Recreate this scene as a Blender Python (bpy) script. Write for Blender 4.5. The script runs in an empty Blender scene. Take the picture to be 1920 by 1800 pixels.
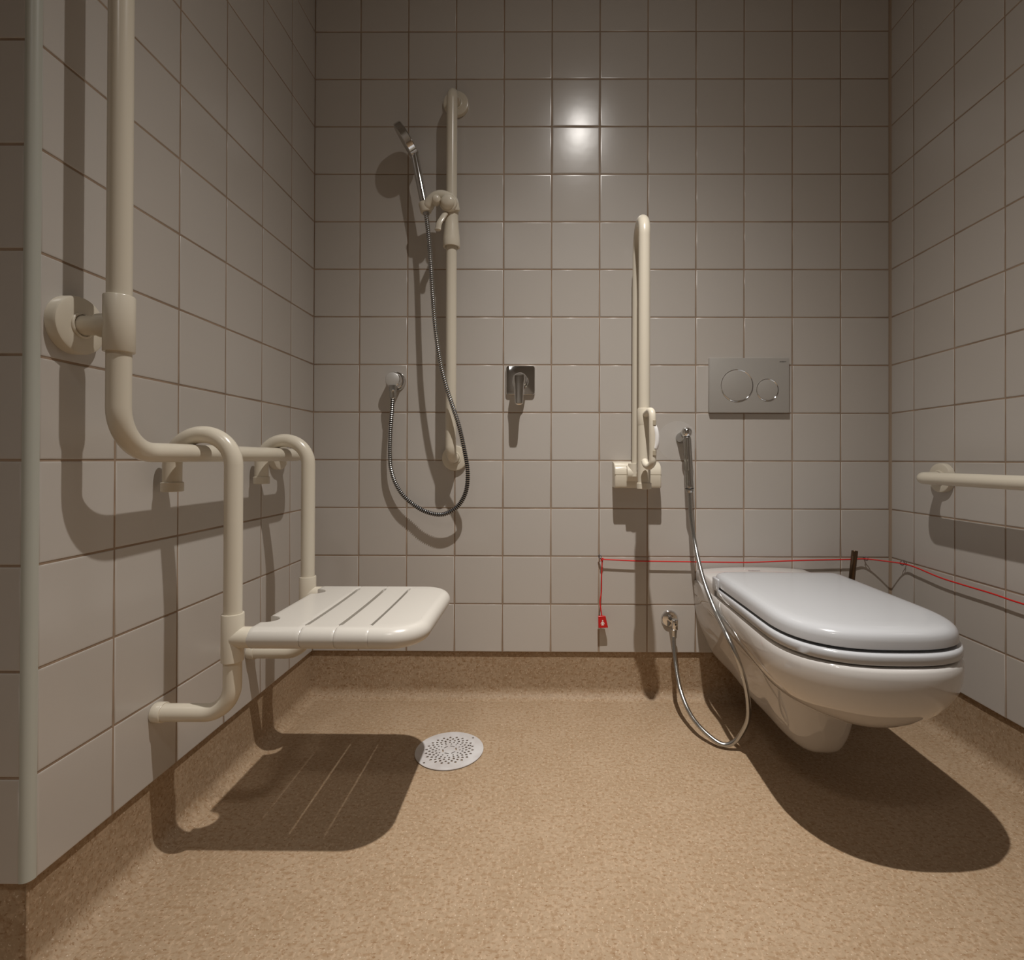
import bpy, bmesh, math, random
from mathutils import Vector, Matrix
from math import sin, cos, pi, radians

S = bpy.context.scene
COL = S.collection
random.seed(7)

# ------------------------------------------------------------------ camera
H = 0.745
cam_d = bpy.data.cameras.new('camera')
cam = bpy.data.objects.new('camera', cam_d)
COL.objects.link(cam)
S.camera = cam
F_PX, CX, CY = 969.7188, 1016.9463, 856.3051
cam_d.sensor_fit = 'HORIZONTAL'
cam_d.sensor_width = 36.0
cam_d.lens = F_PX / 1920 * 36.0
cam_d.shift_x = -(CX - 960) / 1920
cam_d.shift_y = (CY - 900) / 1920
cam_d.clip_start = 0.01
cam_d.clip_end = 50
ya, pb, rg = 0.0057, 0.005, -0.0028
Rz = Matrix.Rotation(ya, 3, 'Z')
Rx = Matrix.Rotation(pb, 3, 'X')
Ry = Matrix.Rotation(rg, 3, 'Y')
M = Rz @ Rx @ Ry
right, fwd, up = M.col[0], M.col[1], M.col[2]
mw = Matrix((right, up, -fwd)).transposed().to_4x4()
mw.translation = Vector((0, 0, H))
cam.matrix_world = mw

# ------------------------------------------------------------------ view / world / lamp
S.view_settings.view_transform = 'Standard'
S.view_settings.look = 'None'
S.view_settings.gamma = 1.0
S.view_settings.exposure = 0.0
S.view_settings.use_curve_mapping = False
w = bpy.data.worlds.new('world')
S.world = w
w.use_nodes = True
w.node_tree.nodes['Background'].inputs[0].default_value = (0.5, 0.45, 0.4, 1)
w.node_tree.nodes['Background'].inputs[1].default_value = 0.0
S.cycles.max_bounces = 10
S.cycles.diffuse_bounces = 6
S.cycles.glossy_bounces = 5
S.cycles.caustics_reflective = True
S.cycles.blur_glossy = 0.5

LX, LY, LZ = 0.163, 0.755, 2.33
LAMP_W = 222.0
FILL_W = 95.0
LAMP_N = 9.5
LAMP_TAIL = 0.030
LAMP_COL = (1.0, 0.955, 0.90)
LAMP_AXIS = (0.0, -0.13, 0.9915)     # minus the beam axis: the lamp leans a little to the left


def downlight(name, loc, watts, soft):
    ld = bpy.data.lights.new(name, 'POINT')
    ld.energy = watts
    ld.color = LAMP_COL
    ld.shadow_soft_size = soft
    ld.use_nodes = True
    nt = ld.node_tree
    em = nt.nodes['Emission']
    tc = nt.nodes.new('ShaderNodeTexCoord')
    dp = nt.nodes.new('ShaderNodeVectorMath')
    dp.operation = 'DOT_PRODUCT'
    dp.inputs[1].default_value = tuple(-c for c in LAMP_AXIS)
    nt.links.new(tc.outputs['Normal'], dp.inputs[0])
    mx = nt.nodes.new('ShaderNodeMath')
    mx.operation = 'MAXIMUM'
    mx.inputs[1].default_value = 0.0
    nt.links.new(dp.outputs['Value'], mx.inputs[0])
    pw = nt.nodes.new('ShaderNodeMath')
    pw.operation = 'POWER'
    pw.inputs[1].default_value = LAMP_N
    nt.links.new(mx.outputs[0], pw.inputs[0])
    tl = nt.nodes.new('ShaderNodeMath')          # stray light of the reflector beside the beam
    tl.operation = 'MULTIPLY_ADD'
    tl.inputs[1].default_value = LAMP_TAIL
    nt.links.new(mx.outputs[0], tl.inputs[0])
    nt.links.new(pw.outputs[0], tl.inputs[2])
    nt.links.new(tl.outputs[0], em.inputs['Strength'])
    o = bpy.data.objects.new(name, ld)
    COL.objects.link(o)
    o.location = loc
    return o


lo = downlight('lamp_light', (LX, LY, LZ), LAMP_W, 0.013)
FILL_LOC = (-0.35, -0.40, LZ)
fill_lo = downlight('lamp_light', FILL_LOC, FILL_W, 0.10)  # unseen fill lamp, added behind the camera to brighten the rear room


# ------------------------------------------------------------------ materials
def mat(name, col, rough=0.5, metal=0.0, spec=0.5, coat=0.0, coat_rough=0.05, ior=None):
    m = bpy.data.materials.new(name)
    m.use_nodes = True
    b = m.node_tree.nodes['Principled BSDF']
    b.inputs['Base Color'].default_value = (*col, 1)
    b.inputs['Roughness'].default_value = rough
    b.inputs['Metallic'].default_value = metal
    b.inputs['Specular IOR Level'].default_value = spec
    b.inputs['Coat Weight'].default_value = coat
    b.inputs['Coat Roughness'].default_value = coat_rough
    return m


def add_noise_bump(m, scale, strength, dist=0.001, detail=2.0):
    nt = m.node_tree
    b = nt.nodes['Principled BSDF']
    tc = nt.nodes.new('ShaderNodeTexCoord')
    n = nt.nodes.new('ShaderNodeTexNoise')
    n.inputs['Scale'].default_value = scale
    n.inputs['Detail'].default_value = detail
    nt.links.new(tc.outputs['Object'], n.inputs['Vector'])
    bp = nt.nodes.new('ShaderNodeBump')
    bp.inputs['Strength'].default_value = strength
    bp.inputs['Distance'].default_value = dist
    nt.links.new(n.outputs['Fac'], bp.inputs['Height'])
    nt.links.new(bp.outputs['Normal'], b.inputs['Normal'])
    return n


def add_col_noise(m, c1, c2, scale, detail=3.0):
    nt = m.node_tree
    b = nt.nodes['Principled BSDF']
    tc = nt.nodes.new('ShaderNodeTexCoord')
    n = nt.nodes.new('ShaderNodeTexNoise')
    n.inputs['Scale'].default_value = scale
    n.inputs['Detail'].default_value = detail
    nt.links.new(tc.outputs['Object'], n.inputs['Vector'])
    r = nt.nodes.new('ShaderNodeValToRGB')
    r.color_ramp.elements[0].position = 0.35
    r.color_ramp.elements[0].color = (*c1, 1)
    r.color_ramp.elements[1].position = 0.68
    r.color_ramp.elements[1].color = (*c2, 1)
    nt.links.new(n.outputs['Fac'], r.inputs['Fac'])
    nt.links.new(r.outputs['Color'], b.inputs['Base Color'])


TILE = mat('glazed_tile', (0.62, 0.575, 0.535), 0.235, spec=0.55)
nt = TILE.node_tree
b = nt.nodes['Principled BSDF']
oi = nt.nodes.new('ShaderNodeObjectInfo')
rp = nt.nodes.new('ShaderNodeValToRGB')
rp.color_ramp.elements[0].color = (0.500, 0.464, 0.425, 1)
rp.color_ramp.elements[1].color = (0.524, 0.492, 0.457, 1)
nt.links.new(oi.outputs['Random'], rp.inputs['Fac'])
nt.links.new(rp.outputs['Color'], b.inputs['Base Color'])
add_noise_bump(TILE, 26, 0.22, 0.0006, 1.0)

GROUT = mat('grout', (0.25, 0.175, 0.120), 0.9, spec=0.2)
add_col_noise(GROUT, (0.27, 0.195, 0.138), (0.37, 0.275, 0.20), 14)

CREAM = mat('cream_nylon', (0.66, 0.605, 0.50), 0.24, spec=0.5)
CREAM_D = mat('cream_nylon_seam', (0.40, 0.35, 0.26), 0.4)
SEAT = mat('cream_seat_plastic', (0.62, 0.59, 0.54), 0.26, spec=0.5)
WHITEP = mat('white_plastic', (0.80, 0.79, 0.78), 0.2)
LIDM = mat('white_seat_plastic', (0.49, 0.50, 0.52), 0.17, spec=0.5, coat=0.2)
CER = mat('white_ceramic', (0.58, 0.56, 0.54), 0.06, spec=0.6, coat=0.6, coat_rough=0.02)
CHROME = mat('chrome', (0.74, 0.74, 0.74), 0.08, 1.0)
CHROME_M = mat('brushed_chrome', (0.50, 0.50, 0.49), 0.24, 1.0)
SATIN = mat('satin_metal', (0.70, 0.69, 0.67), 0.42, 0.6)
HOSE_D = mat('hose_groove', (0.035, 0.035, 0.04), 0.35, 0.8)
MATTCH = mat('matt_silver_plate', (0.45, 0.43, 0.40), 0.42, 0.25)
BRONZE = mat('dark_bronze_metal', (0.16, 0.11, 0.07), 0.28, 1.0)
RED = mat('red_cord', (0.62, 0.012, 0.008), 0.55)
REDP = mat('red_plastic', (0.55, 0.006, 0.008), 0.3)
BLUE = mat('blue_print', (0.04, 0.08, 0.30), 0.4)
INK = mat('dark_print', (0.03, 0.028, 0.025), 0.5)
INKG = mat('grey_print', (0.16, 0.17, 0.18), 0.5)
TAGW = mat('white_print', (0.85, 0.75, 0.72), 0.5)
RUBBER = mat('black_rubber', (0.012, 0.012, 0.012), 0.5)
SCREW = mat('zinc_hook', (0.35, 0.38, 0.42), 0.25, 1.0)
TRIM = mat('pale_pvc_trim', (0.46, 0.47, 0.42), 0.35)
DRAINM = mat('white_enamelled_grate', (0.6, 0.58, 0.57), 0.4)
add_col_noise(DRAINM, (0.52, 0.49, 0.48), (0.62, 0.61, 0.61), 22)
PAINT = mat('off_white_paint', (0.34, 0.33, 0.315), 0.7)
PAINT_R = mat('pale_rear_wall', (0.60, 0.57, 0.53), 0.6)
CAULK = mat('corner_sealant', (0.33, 0.25, 0.18), 0.7)
for m_ in (CREAM, SEAT):
    add_noise_bump(m_, 60, 0.05, 0.0004, 1.0)

FILM = mat('clear_film', (0.9, 0.9, 0.9), 0.12)
FILM.node_tree.nodes['Principled BSDF'].inputs['Alpha'].default_value = 0.07

# sheet vinyl with flecks
VINYL = mat('flecked_vinyl', (0.4, 0.27, 0.17), 0.42, spec=0.35)
nt = VINYL.node_tree
b = nt.nodes['Principled BSDF']
tc = nt.nodes.new('ShaderNodeTexCoord')


def mixc(a, c, fac):
    n = nt.nodes.new('ShaderNodeMix')
    n.data_type = 'RGBA'
    if isinstance(a, tuple):
        n.inputs[6].default_value = (*a, 1)
    else:
        nt.links.new(a, n.inputs[6])
    n.inputs[7].default_value = (*c, 1)
    nt.links.new(fac, n.inputs[0])
    return n.outputs[2]


def ramp(src, p0, p1, invert=False):
    n = nt.nodes.new('ShaderNodeMapRange')
    n.inputs[1].default_value = p0
    n.inputs[2].default_value = p1
    n.inputs[3].default_value = 1.0 if invert else 0.0
    n.inputs[4].default_value = 0.0 if invert else 1.0
    nt.links.new(src, n.inputs[0])
    return n.outputs[0]


def noise(scale, detail, off, stretch=(1, 1, 1)):
    mp = nt.nodes.new('ShaderNodeMapping')
    mp.inputs['Location'].default_value = off
    mp.inputs['Scale'].default_value = stretch
    nt.links.new(tc.outputs['Object'], mp.inputs[0])
    n = nt.nodes.new('ShaderNodeTexNoise')
    n.inputs['Scale'].default_value = scale
    n.inputs['Detail'].default_value = detail
    nt.links.new(mp.outputs[0], n.inputs['Vector'])
    return n.outputs['Fac']


n_big = noise(9, 2, (0, 0, 0))
n_f1 = noise(120, 3, (3, 1, 2), (0.75, 1.15, 1))
n_f2 = noise(150, 3, (7, 5, 4), (1.15, 0.75, 1))
n_f3 = noise(210, 2, (11, 9, 6), (0.7, 1.2, 1))
n_f4 = noise(260, 1, (1, 4, 9))
c0 = mixc((0.353, 0.252, 0.158), (0.390, 0.286, 0.188), ramp(n_big, 0.35, 0.65))
c1 = mixc(c0, (0.315, 0.208, 0.120), ramp(n_f1, 0.50, 0.62))
c2 = mixc(c1, (0.435, 0.315, 0.208), ramp(n_f2, 0.52, 0.64))
c2b = mixc(c2, (0.250, 0.148, 0.074), ramp(n_f3, 0.60, 0.70))
c3 = mixc(c2b, (0.560, 0.450, 0.340), ramp(n_f4, 0.68, 0.74))
nt.links.new(c3, b.inputs['Base Color'])
bp = nt.nodes.new('ShaderNodeBump')
bp.inputs['Strength'].default_value = 0.55
bp.inputs['Distance'].default_value = 0.0010
nt.links.new(n_f1, bp.inputs['Height'])
nt.links.new(bp.outputs['Normal'], b.inputs['Normal'])
rr = nt.nodes.new('ShaderNodeMapRange')
rr.inputs[3].default_value = 0.50
rr.inputs[4].default_value = 0.70
nt.links.new(n_f2, rr.inputs[0])
nt.links.new(rr.outputs[0], b.inputs['Roughness'])


# ------------------------------------------------------------------ object helpers
def empty(name, loc, label, cat, group=None):
    o = bpy.data.objects.new(name, None)
    COL.objects.link(o)
    o.location = loc
    o.empty_display_size = 0.03
    o['label'] = label
    o['category'] = cat
    if group:
        o['group'] = group
    return o


def obj(name, bm, m, parent=None, sharp=35, smooth=True):
    me = bpy.data.meshes.new(name)
    bmesh.ops.recalc_face_normals(bm, faces=bm.faces[:])
    bm.to_mesh(me)
    bm.free()
    for x in (m if isinstance(m, (list, tuple)) else [m]):
        me.materials.append(x)
    if smooth:
        for p in me.polygons:
            p.use_smooth = True
        me.set_sharp_from_angle(angle=radians(sharp))
    o = bpy.data.objects.new(name, me)
    COL.objects.link(o)
    if parent is not None:
        o.parent = parent
        # geometry is written in world coordinates: bring it to the parent's frame
        me.transform(Matrix.Translation(-world_loc(parent)))
    return o


def world_loc(o):
    v = Vector((0, 0, 0))
    while o is not None:
        v += o.location
        o = o.parent
    return v


def fillet(pts, rad, seg=10):
    """polyline with arc-rounded inner corners"""
    pts = [Vector(p) for p in pts]
    if not isinstance(rad, (list, tuple)):
        rad = [rad] * (len(pts) - 2)
    out = [pts[0]]
    for i in range(1, len(pts) - 1):
        p, a, c = pts[i], (pts[i - 1] - pts[i]).normalized(), (pts[i + 1] - pts[i]).normalized()
        ang = a.angle(c)
        r = rad[i - 1]
        t = r / math.tan(ang / 2)
        bis = (a + c).normalized()
        cen = p + bis * (r / sin(ang / 2))
        s, e = p + a * t - cen, p + c * t - cen
        tot = s.angle(e)
        ax = s.cross(e).normalized()
        for k in range(seg + 1):
            out.append(cen + Matrix.Rotation(tot * k / seg, 3, ax) @ s)
    out.append(pts[-1])
    return out


def catmull(pts, n=8):
    P = [Vector(p) for p in pts]
    P = [2 * P[0] - P[1]] + P + [2 * P[-1] - P[-2]]
    out = []
    for i in range(1, len(P) - 2):
        for k in range(n):
            t = k / n
            a, b_, c, d = P[i - 1], P[i], P[i + 1], P[i + 2]
            out.append(0.5 * ((2 * b_) + (c - a) * t + (2 * a - 5 * b_ + 4 * c - d) * t * t + (3 * b_ - a - 3 * c + d) * t ** 3))
    out.append(P[-2])
    return out


def sweep(bm, pts, r, seg=20, cap=True, sx=1.0, sy=1.0, ref=None, gap_mat=None):
    """tube along pts; r number or list; returns nothing"""
    pts = [Vector(p) for p in pts]
    n = len(pts)
    rs = r if isinstance(r, (list, tuple)) else [r] * n
    tang = []
    for i in range(n):
        a = pts[max(i - 1, 0)]
        c = pts[min(i + 1, n - 1)]
        t = c - a
        if t.length < 1e-9:
            t = tang[-1] if tang else Vector((0, 0, 1))
        tang.append(t.normalized())
    u = ref.copy() if ref else (Vector((0, 0, 1)) if abs(tang[0].z) < 0.9 else Vector((0, 1, 0)))
    u = (u - tang[0] * u.dot(tang[0])).normalized()
    rings = []
    for i in range(n):
        if i:
            q = tang[i - 1].rotation_difference(tang[i])
            u = q @ u
            u = (u - tang[i] * u.dot(tang[i])).normalized()
        v = tang[i].cross(u)
        rings.append([bm.verts.new(pts[i] + (u * cos(2 * pi * k / seg) * sx + v * sin(2 * pi * k / seg) * sy) * rs[i]) for k in range(seg)])
    for i in range(n - 1):
        for k in range(seg):
            f = bm.faces.new((rings[i][k], rings[i][(k + 1) % seg], rings[i + 1][(k + 1) % seg], rings[i + 1][k]))
            if gap_mat and gap_mat[i]:
                f.material_index = 1
    if cap:
        bm.faces.new(rings[0][::-1])
        bm.faces.new(rings[-1])


def tube(pts, r, seg=20, **k):
    bm = bmesh.new()
    sweep(bm, pts, r, seg, **k)
    return bm


def lathe(bm, base, axis, prof, seg=32):
    """prof: list of (radius, height along axis)"""
    base = Vector(base)
    axis = Vector(axis).normalized()
    u = Vector((0, 0, 1)) if abs(axis.z) < 0.9 else Vector((1, 0, 0))
    u = (u - axis * u.dot(axis)).normalized()
    v = axis.cross(u)
    rings = []
    for (r, h) in prof:
        if r < 1e-6:
            rings.append([bm.verts.new(base + axis * h)])
        else:
            rings.append([bm.verts.new(base + axis * h + (u * cos(2 * pi * k / seg) + v * sin(2 * pi * k / seg)) * r) for k in range(seg)])
    for a, c in zip(rings, rings[1:]):
        for k in range(seg):
            k2 = (k + 1) % seg
            if len(a) == 1 and len(c) == 1:
                continue
            if len(a) == 1:
                bm.faces.new((a[0], c[k2], c[k]))
            elif len(c) == 1:
                bm.faces.new((a[k], a[k2], c[0]))
            else:
                bm.faces.new((a[k], a[k2], c[k2], c[k]))
    if len(rings[0]) > 1:
        bm.faces.new(rings[0][::-1])
    if len(rings[-1]) > 1:
        bm.faces.new(rings[-1])


def L(base, axis, prof, seg=32):
    bm = bmesh.new()
    lathe(bm, base, axis, prof, seg)
    return bm


def box(bm, lo, hi, bev=0.0, seg=2):
    lo, hi = Vector(lo), Vector(hi)
    vs = [bm.verts.new((x, y, z)) for x in (lo.x, hi.x) for y in (lo.y, hi.y) for z in (lo.z, hi.z)]
    idx = [(0, 1, 3, 2), (4, 6, 7, 5), (0, 4, 5, 1), (2, 3, 7, 6), (0, 2, 6, 4), (1, 5, 7, 3)]
    fs = [bm.faces.new([vs[i] for i in q]) for q in idx]
    if bev > 0:
        es = list({e for f in fs for e in f.edges})
        bmesh.ops.bevel(bm, geom=es, offset=bev, segments=seg, affect='EDGES', profile=0.5)


def rrect(x0, z0, x1, z1, r, n=6):
    out = []
    for cx_, cz_, a0 in ((x1 - r, z1 - r, 0), (x0 + r, z1 - r, 90), (x0 + r, z0 + r, 180), (x1 - r, z0 + r, 270)):
        for k in range(n + 1):
            a = radians(a0 + 90 * k / n)
            out.append((cx_ + r * cos(a), cz_ + r * sin(a)))
    return out


def loft(bm, loops, cap0=True, cap1=True, closed=True):
    rings = [[bm.verts.new(p) for p in lp] for lp in loops]
    n = len(rings[0])
    for a, c in zip(rings, rings[1:]):
        for k in range(n if closed else n - 1):
            bm.faces.new((a[k], a[(k + 1) % n], c[(k + 1) % n], c[k]))
    if cap0:
        bm.faces.new(rings[0][::-1])
    if cap1:
        bm.faces.new(rings[-1])
    return rings


def plate_y(bm, outline, y_front, y_back, edge=0.0015):
    """plate facing -Y from an (x,z) outline, softened front edge"""
    cx_ = sum(p[0] for p in outline) / len(outline)
    cz_ = sum(p[1] for p in outline) / len(outline)

    def inset(d):
        res = []
        for x, z in outline:
            dx, dz = x - cx_, z - cz_
            l = max(abs(dx), abs(dz))
            res.append((x - math.copysign(min(d, abs(dx)), dx), z - math.copysign(min(d, abs(dz)), dz)))
        return res
    loops = [[(x, y_back, z) for x, z in outline], [(x, y_front + edge, z) for x, z in outline],
             [(x, y_front + edge * 0.3, z) for x, z in inset(edge * 0.3)], [(x, y_front, z) for x, z in inset(edge)]]
    loft(bm, loops)


# ------------------------------------------------------------------ room
D = 1.6125       # tile face of the back wall
XL = -0.7255     # tile face of the left wall
XR = 1.0734      # tile face of the right wall
YF = 0.725       # tile face of the return wall at the left
CEIL = 2.36
P, PZ = 0.15, 0.1492
ZR0 = 1.3391 + H
J = 0.0034       # joint width
T_GR = 0.0009    # joint depth
T_B = 0.0082     # recess of the vinyl skirting behind the tile face
ZT = ZR0 - 13 * PZ + 0.0012   # lower edge of the tiling
XW, YW = -1.62, -0.85


def structure(o):
    o['kind'] = 'structure'
    return o


def slab(name, boxes, m):
    bm = bmesh.new()
    for lo, hi in boxes:
        box(bm, lo, hi)
    return structure(obj(name, bm, m, smooth=False))


wall_back = slab('wall_back', [((XL - 0.02, D + T_GR, ZT), (XR + 0.1, D + 0.1, CEIL)), ((XL - 0.02, D + T_B + 0.003, 0), (XR + 0.1, D + 0.1, ZT))], GROUT)
wall_left = slab('wall_left', [((XL - 0.1, YF + 0.012, ZT), (XL - T_GR, D + 0.1, CEIL)), ((XL - 0.1, YF + T_B + 0.003, 0), (XL - T_B - 0.003, D + 0.1, ZT))], GROUT)
wall_right = slab('wall_right', [((XR + T_GR, YW, ZT), (XR + 0.1, D + 0.02, CEIL)), ((XR + T_B + 0.003, YW, 0), (XR + 0.1, D + 0.02, ZT))], GROUT)
wall_front_left = slab('wall_front_left', [((XW, YF + T_GR, ZT), (XL - 0.012, YF + 0.1, CEIL)), ((XW, YF + T_B + 0.003, 0), (XL - T_B - 0.003, YF + 0.1, ZT))], GROUT)
wall_rear = slab('wall_rear', [((XW, YW - 0.1, 0), (XR + 0.1, YW, CEIL))], PAINT_R)
wall_far_left = slab('wall_far_left', [((XW - 0.1, YW - 0.1, 0), (XW, YF + 0.1, CEIL))], PAINT)
ceiling = slab('ceiling', [((XW - 0.1, YW - 0.1, CEIL), (XR + 0.1, D + 0.1, CEIL + 0.08))], PAINT)
floor = slab('floor', [((XW - 0.1, YW - 0.1, -0.08), (XR + 0.1, D + 0.1, 0.0))], VINYL)

# --- tiles: one mesh per size, every tile an object
_tm = {}


def tile_mesh(wd, ht):
    key = (round(wd, 4), round(ht, 4))
    if key in _tm:
        return _tm[key]
    bm = bmesh.new()
    loops = []
    for ins, y in ((0.0, 0.006), (0.0, 0.0010), (0.0005, 0.0003), (0.0016, 0.00004), (0.004, 0.0)):
        a, c = wd / 2 - ins, ht / 2 - ins
        loops.append([(-a, y, -c), (a, y, -c), (a, y, c), (-a, y, c)])
    loft(bm, loops)
    me = bpy.data.meshes.new('tile')
    bmesh.ops.recalc_face_normals(bm, faces=bm.faces[:])
    bm.to_mesh(me)
    bm.free()
    me.materials.append(TILE)
    for p in me.polygons:
        p.use_smooth = True
    me.set_sharp_from_angle(angle=radians(50))
    _tm[key] = me
    return me


def rows():
    out = []
    r = 13
    z0 = ZT
    while z0 < CEIL - 0.02:
        z1 = ZR0 - (r - 1) * PZ - J / 2
        z1 = min(z1, CEIL - 0.001)
        if z1 - z0 > 0.02:
            out.append((z0, z1))
        z0 = ZR0 - (r - 1) * PZ + J / 2
        r -= 1
    return out


def lay(parent, edges, place, rot):
    for (u0, u1) in edges:
        for (z0, z1) in rows():
            me = tile_mesh(u1 - u0, z1 - z0)
            o = bpy.data.objects.new('tile', me)
            COL.objects.link(o)
            o.parent = parent
            x, y = place((u0 + u1) / 2)
            o.location = (x, y, (z0 + z1) / 2)
            k = 0.0011
            o.rotation_euler = (random.uniform(-k, k), 0, rot + random.uniform(-k, k))


XC0 = -0.5821
be = [(XL + 0.001, XC0 - J / 2)]
for c in range(10):
    be.append((XC0 + c * P + J / 2, XC0 + (c + 1) * P - J / 2))
be.append((XC0 + 10 * P + J / 2, XR - 0.0065))
lay(wall_back, be, lambda u: (u, D), 0)

YE0 = 1.4686
le = [(YE0 + J / 2, D - 0.0015)]
for e in range(4):
    le.append((YE0 - (e + 1) * P + J / 2, YE0 - e * P - J / 2))
le.append((YF + 0.0125, YE0 - 4 * P - J / 2))
lay(wall_left, le, lambda u: (XL, u), pi / 2)

YD0 = 1.5132
re_ = [(YD0 + J / 2, D - 0.0015)]
for e in range(16):
    re_.append((YD0 - (e + 1) * P + J / 2, YD0 - e * P - J / 2))
lay(wall_right, re_, lambda u: (XR, u), -pi / 2)

fe = []
for k in range(6):
    fe.append((XL - 0.0125 - (k + 1) * P + J, XL - 0.0125 - k * P))
lay(wall_front_left, fe, lambda u: (u, YF), 0)

# sealant bead in the right corner
bm = bmesh.new()
pr = [(XR - 0.0068, D + 0.001), (XR - 0.0066, D - 0.0002), (XR - 0.003, D - 0.0012), (XR - 0.0012, D - 0.003), (XR - 0.0002, D - 0.0040), (XR + 0.001, D - 0.0042), (XR + 0.001, D + 0.001)]
loft(bm, [[(x, y, ZT) for x, y in pr], [(x, y, CEIL) for x, y in pr]])
structure(obj('trim_1', bm, CAULK, smooth=False))

# rounded PVC edge trim on the outer corner at the left
bm = bmesh.new()
r_ = 0.0105
pr = []
for k in range(9):
    a = radians(270 + 90 * k / 8)
    pr.append((XL - r_ + r_ * cos(a) + 0.0008, YF + r_ + r_ * sin(a) - 0.0008))
pr += [(XL + 0.0008, YF + 0.0122), (XL - 0.012, YF + 0.0122), (XL - 0.0122, YF - 0.0008)]
loft(bm, [[(x, y, ZT + 0.001) for x, y in pr], [(x, y, CEIL) for x, y in pr]])
structure(obj('trim_2', bm, TRIM))


# vinyl skirting with a coved foot
def cove_profile(R=0.034, thick=0.002):
    """(out, z) out = distance from the skirting face into the room"""
    pts = [(0.0, ZT - 0.0006), (0.0, 0.08)]
    for k in range(11):
        a = radians(90 * k / 10)
        pts.append((R - R * cos(a), R - R * sin(a)))
    pts[-1] = (R, 0.0006)
    pts += [(R + 0.002, -0.004), (-0.0025, -0.004), (-0.0025, ZT - 0.0006)]
    return pts


def skirting(name, a, c, n_out):
    """from a to c (xy) along the wall, n_out = direction into the room"""
    bm = bmesh.new()
    prof = cove_profile()
    a, c, n_out = Vector(a), Vector(c), Vector(n_out)
    loft(bm, [[(p.x + n_out.x * o, p.y + n_out.y * o, z) for o, z in prof] for p in (a, c)])
    return structure(obj(name, bm, VINYL, sharp=40))


skirting('baseboard_back', (XL - T_B, D + T_B), (XR + T_B, D + T_B), (0, -1))
skirting('baseboard_left', (XL - T_B, YF + T_B + 0.0003), (XL - T_B, D + T_B), (1, 0))
skirting('baseboard_right', (XR + T_B, YW), (XR + T_B, D + T_B), (-1, 0))
skirting('baseboard_front_left', (XW, YF + T_B), (XL - T_B, YF + T_B), (0, -1))
# cove wraps round the outer corner
bm = bmesh.new()
Rc_ = 0.034
prof = [(0.0003, Rc_ + 0.0001)] + [(Rc_ - Rc_ * cos(radians(9 * k)), Rc_ - Rc_ * sin(radians(9 * k))) for k in range(1, 10)] + [(Rc_, 0.0006), (Rc_ + 0.002, -0.004), (0.0003, -0.004)]
cxx, cyy = XL - T_B, YF + T_B
loops = []
for k in range(9):
    a = radians(-90 + 90 * k / 8)
    loops.append([(cxx + cos(a) * o, cyy + sin(a) * o, z) for o, z in prof])
loft(bm, loops)
lathe(bm, (cxx - 0.0008, cyy + 0.0008, 0.020), (0, 0, 1), [(0.0, 0), (0.0022, 0), (0.0022, ZT - 0.0206), (0.0, ZT - 0.0206)], 12)
structure(obj('baseboard_outer_corner', bm, VINYL, sharp=40))

# ------------------------------------------------------------------ ceiling downlight (above the picture) and added fill lamp
for (lx_, ly_, lamp_, lab) in ((LX, LY, lo, 'small round recessed downlight in the ceiling above the floor drain'), (FILL_LOC[0], FILL_LOC[1], fill_lo, 'added round fill lamp in the ceiling near the rear wall, out of view')):
    t = empty('ceiling_downlight', (lx_, ly_, CEIL), lab, 'light', 'ceiling downlights')  # the rear one only houses the added fill lamp
    obj('bezel', L((lx_, ly_, CEIL), (0, 0, -1), [(0.022, 0.0), (0.045, 0.0), (0.046, 0.003), (0.042, 0.006), (0.024, 0.006), (0.022, 0.004)]), WHITEP, t)
    lamp_.parent = t
    lamp_.location = (0, 0, LZ - CEIL)

R = 0.0158


def rosette(pos, n, rad=0.040, th=0.014):
    return L(pos, n, [(rad, 0.0), (rad, th * 0.75), (rad - 0.0012, th * 0.92), (rad - 0.004, th), (rad * 0.5, th * 1.02), (0, th * 1.02)], 48)


# ------------------------------------------------------------------ L-shaped grab rail on the left wall
t = empty('grab_rail', (XL, 0.785, 0.95), 'tall cream L-shaped grab rail on the left wall carrying the shower seat', 'grab rail')
XB = -0.652
YV = 0.786
rail_pts = fillet([(XL + 0.008, YV, 1.85), (XB, YV, 1.85), (XB, YV, 0.7545), (XB, 1.385, 0.7545), (XL + 0.008, 1.385, 0.7545)], [0.045, 0.068, 0.045], 14)
obj('rail', tube(rail_pts, 0.0162, 28), CREAM, t)
for (yy, zz, rr_) in ((YV, 1.85, 0.040), (YV, 0.9475, 0.044), (1.385, 0.7545, 0.040)):
    ro = obj('rosette', rosette((XL + 0.0002, yy, zz), (1, 0, 0), rr_, 0.017), CREAM, t)
    obj('ring', L((XL + 0.0172, yy, zz), (1, 0, 0), [(0.0195, 0.0), (0.0195, 0.002), (0.0182, 0.003), (0.0166, 0.003), (0.0166, 0.0)]), CREAM, ro)
obj('bracket_arm', L((XL + 0.014, YV, 0.9475), (1, 0, 0), [(0.0150, 0), (0.0150, 0.024), (0.0153, 0.0285), (0.0178, 0.030), (0.0185, 0.034), (0.0188, 0.050), (0.0188, 0.058)]), CREAM, t)
obj('sleeve', L((XB, YV, 0.9065), (0, 0, 1), [(0.0163, 0), (0.0196, 0), (0.0203, 0.001), (0.0203, 0.0845), (0.0196, 0.0858), (0.0163, 0.0858)], 40), CREAM, t)

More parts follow.
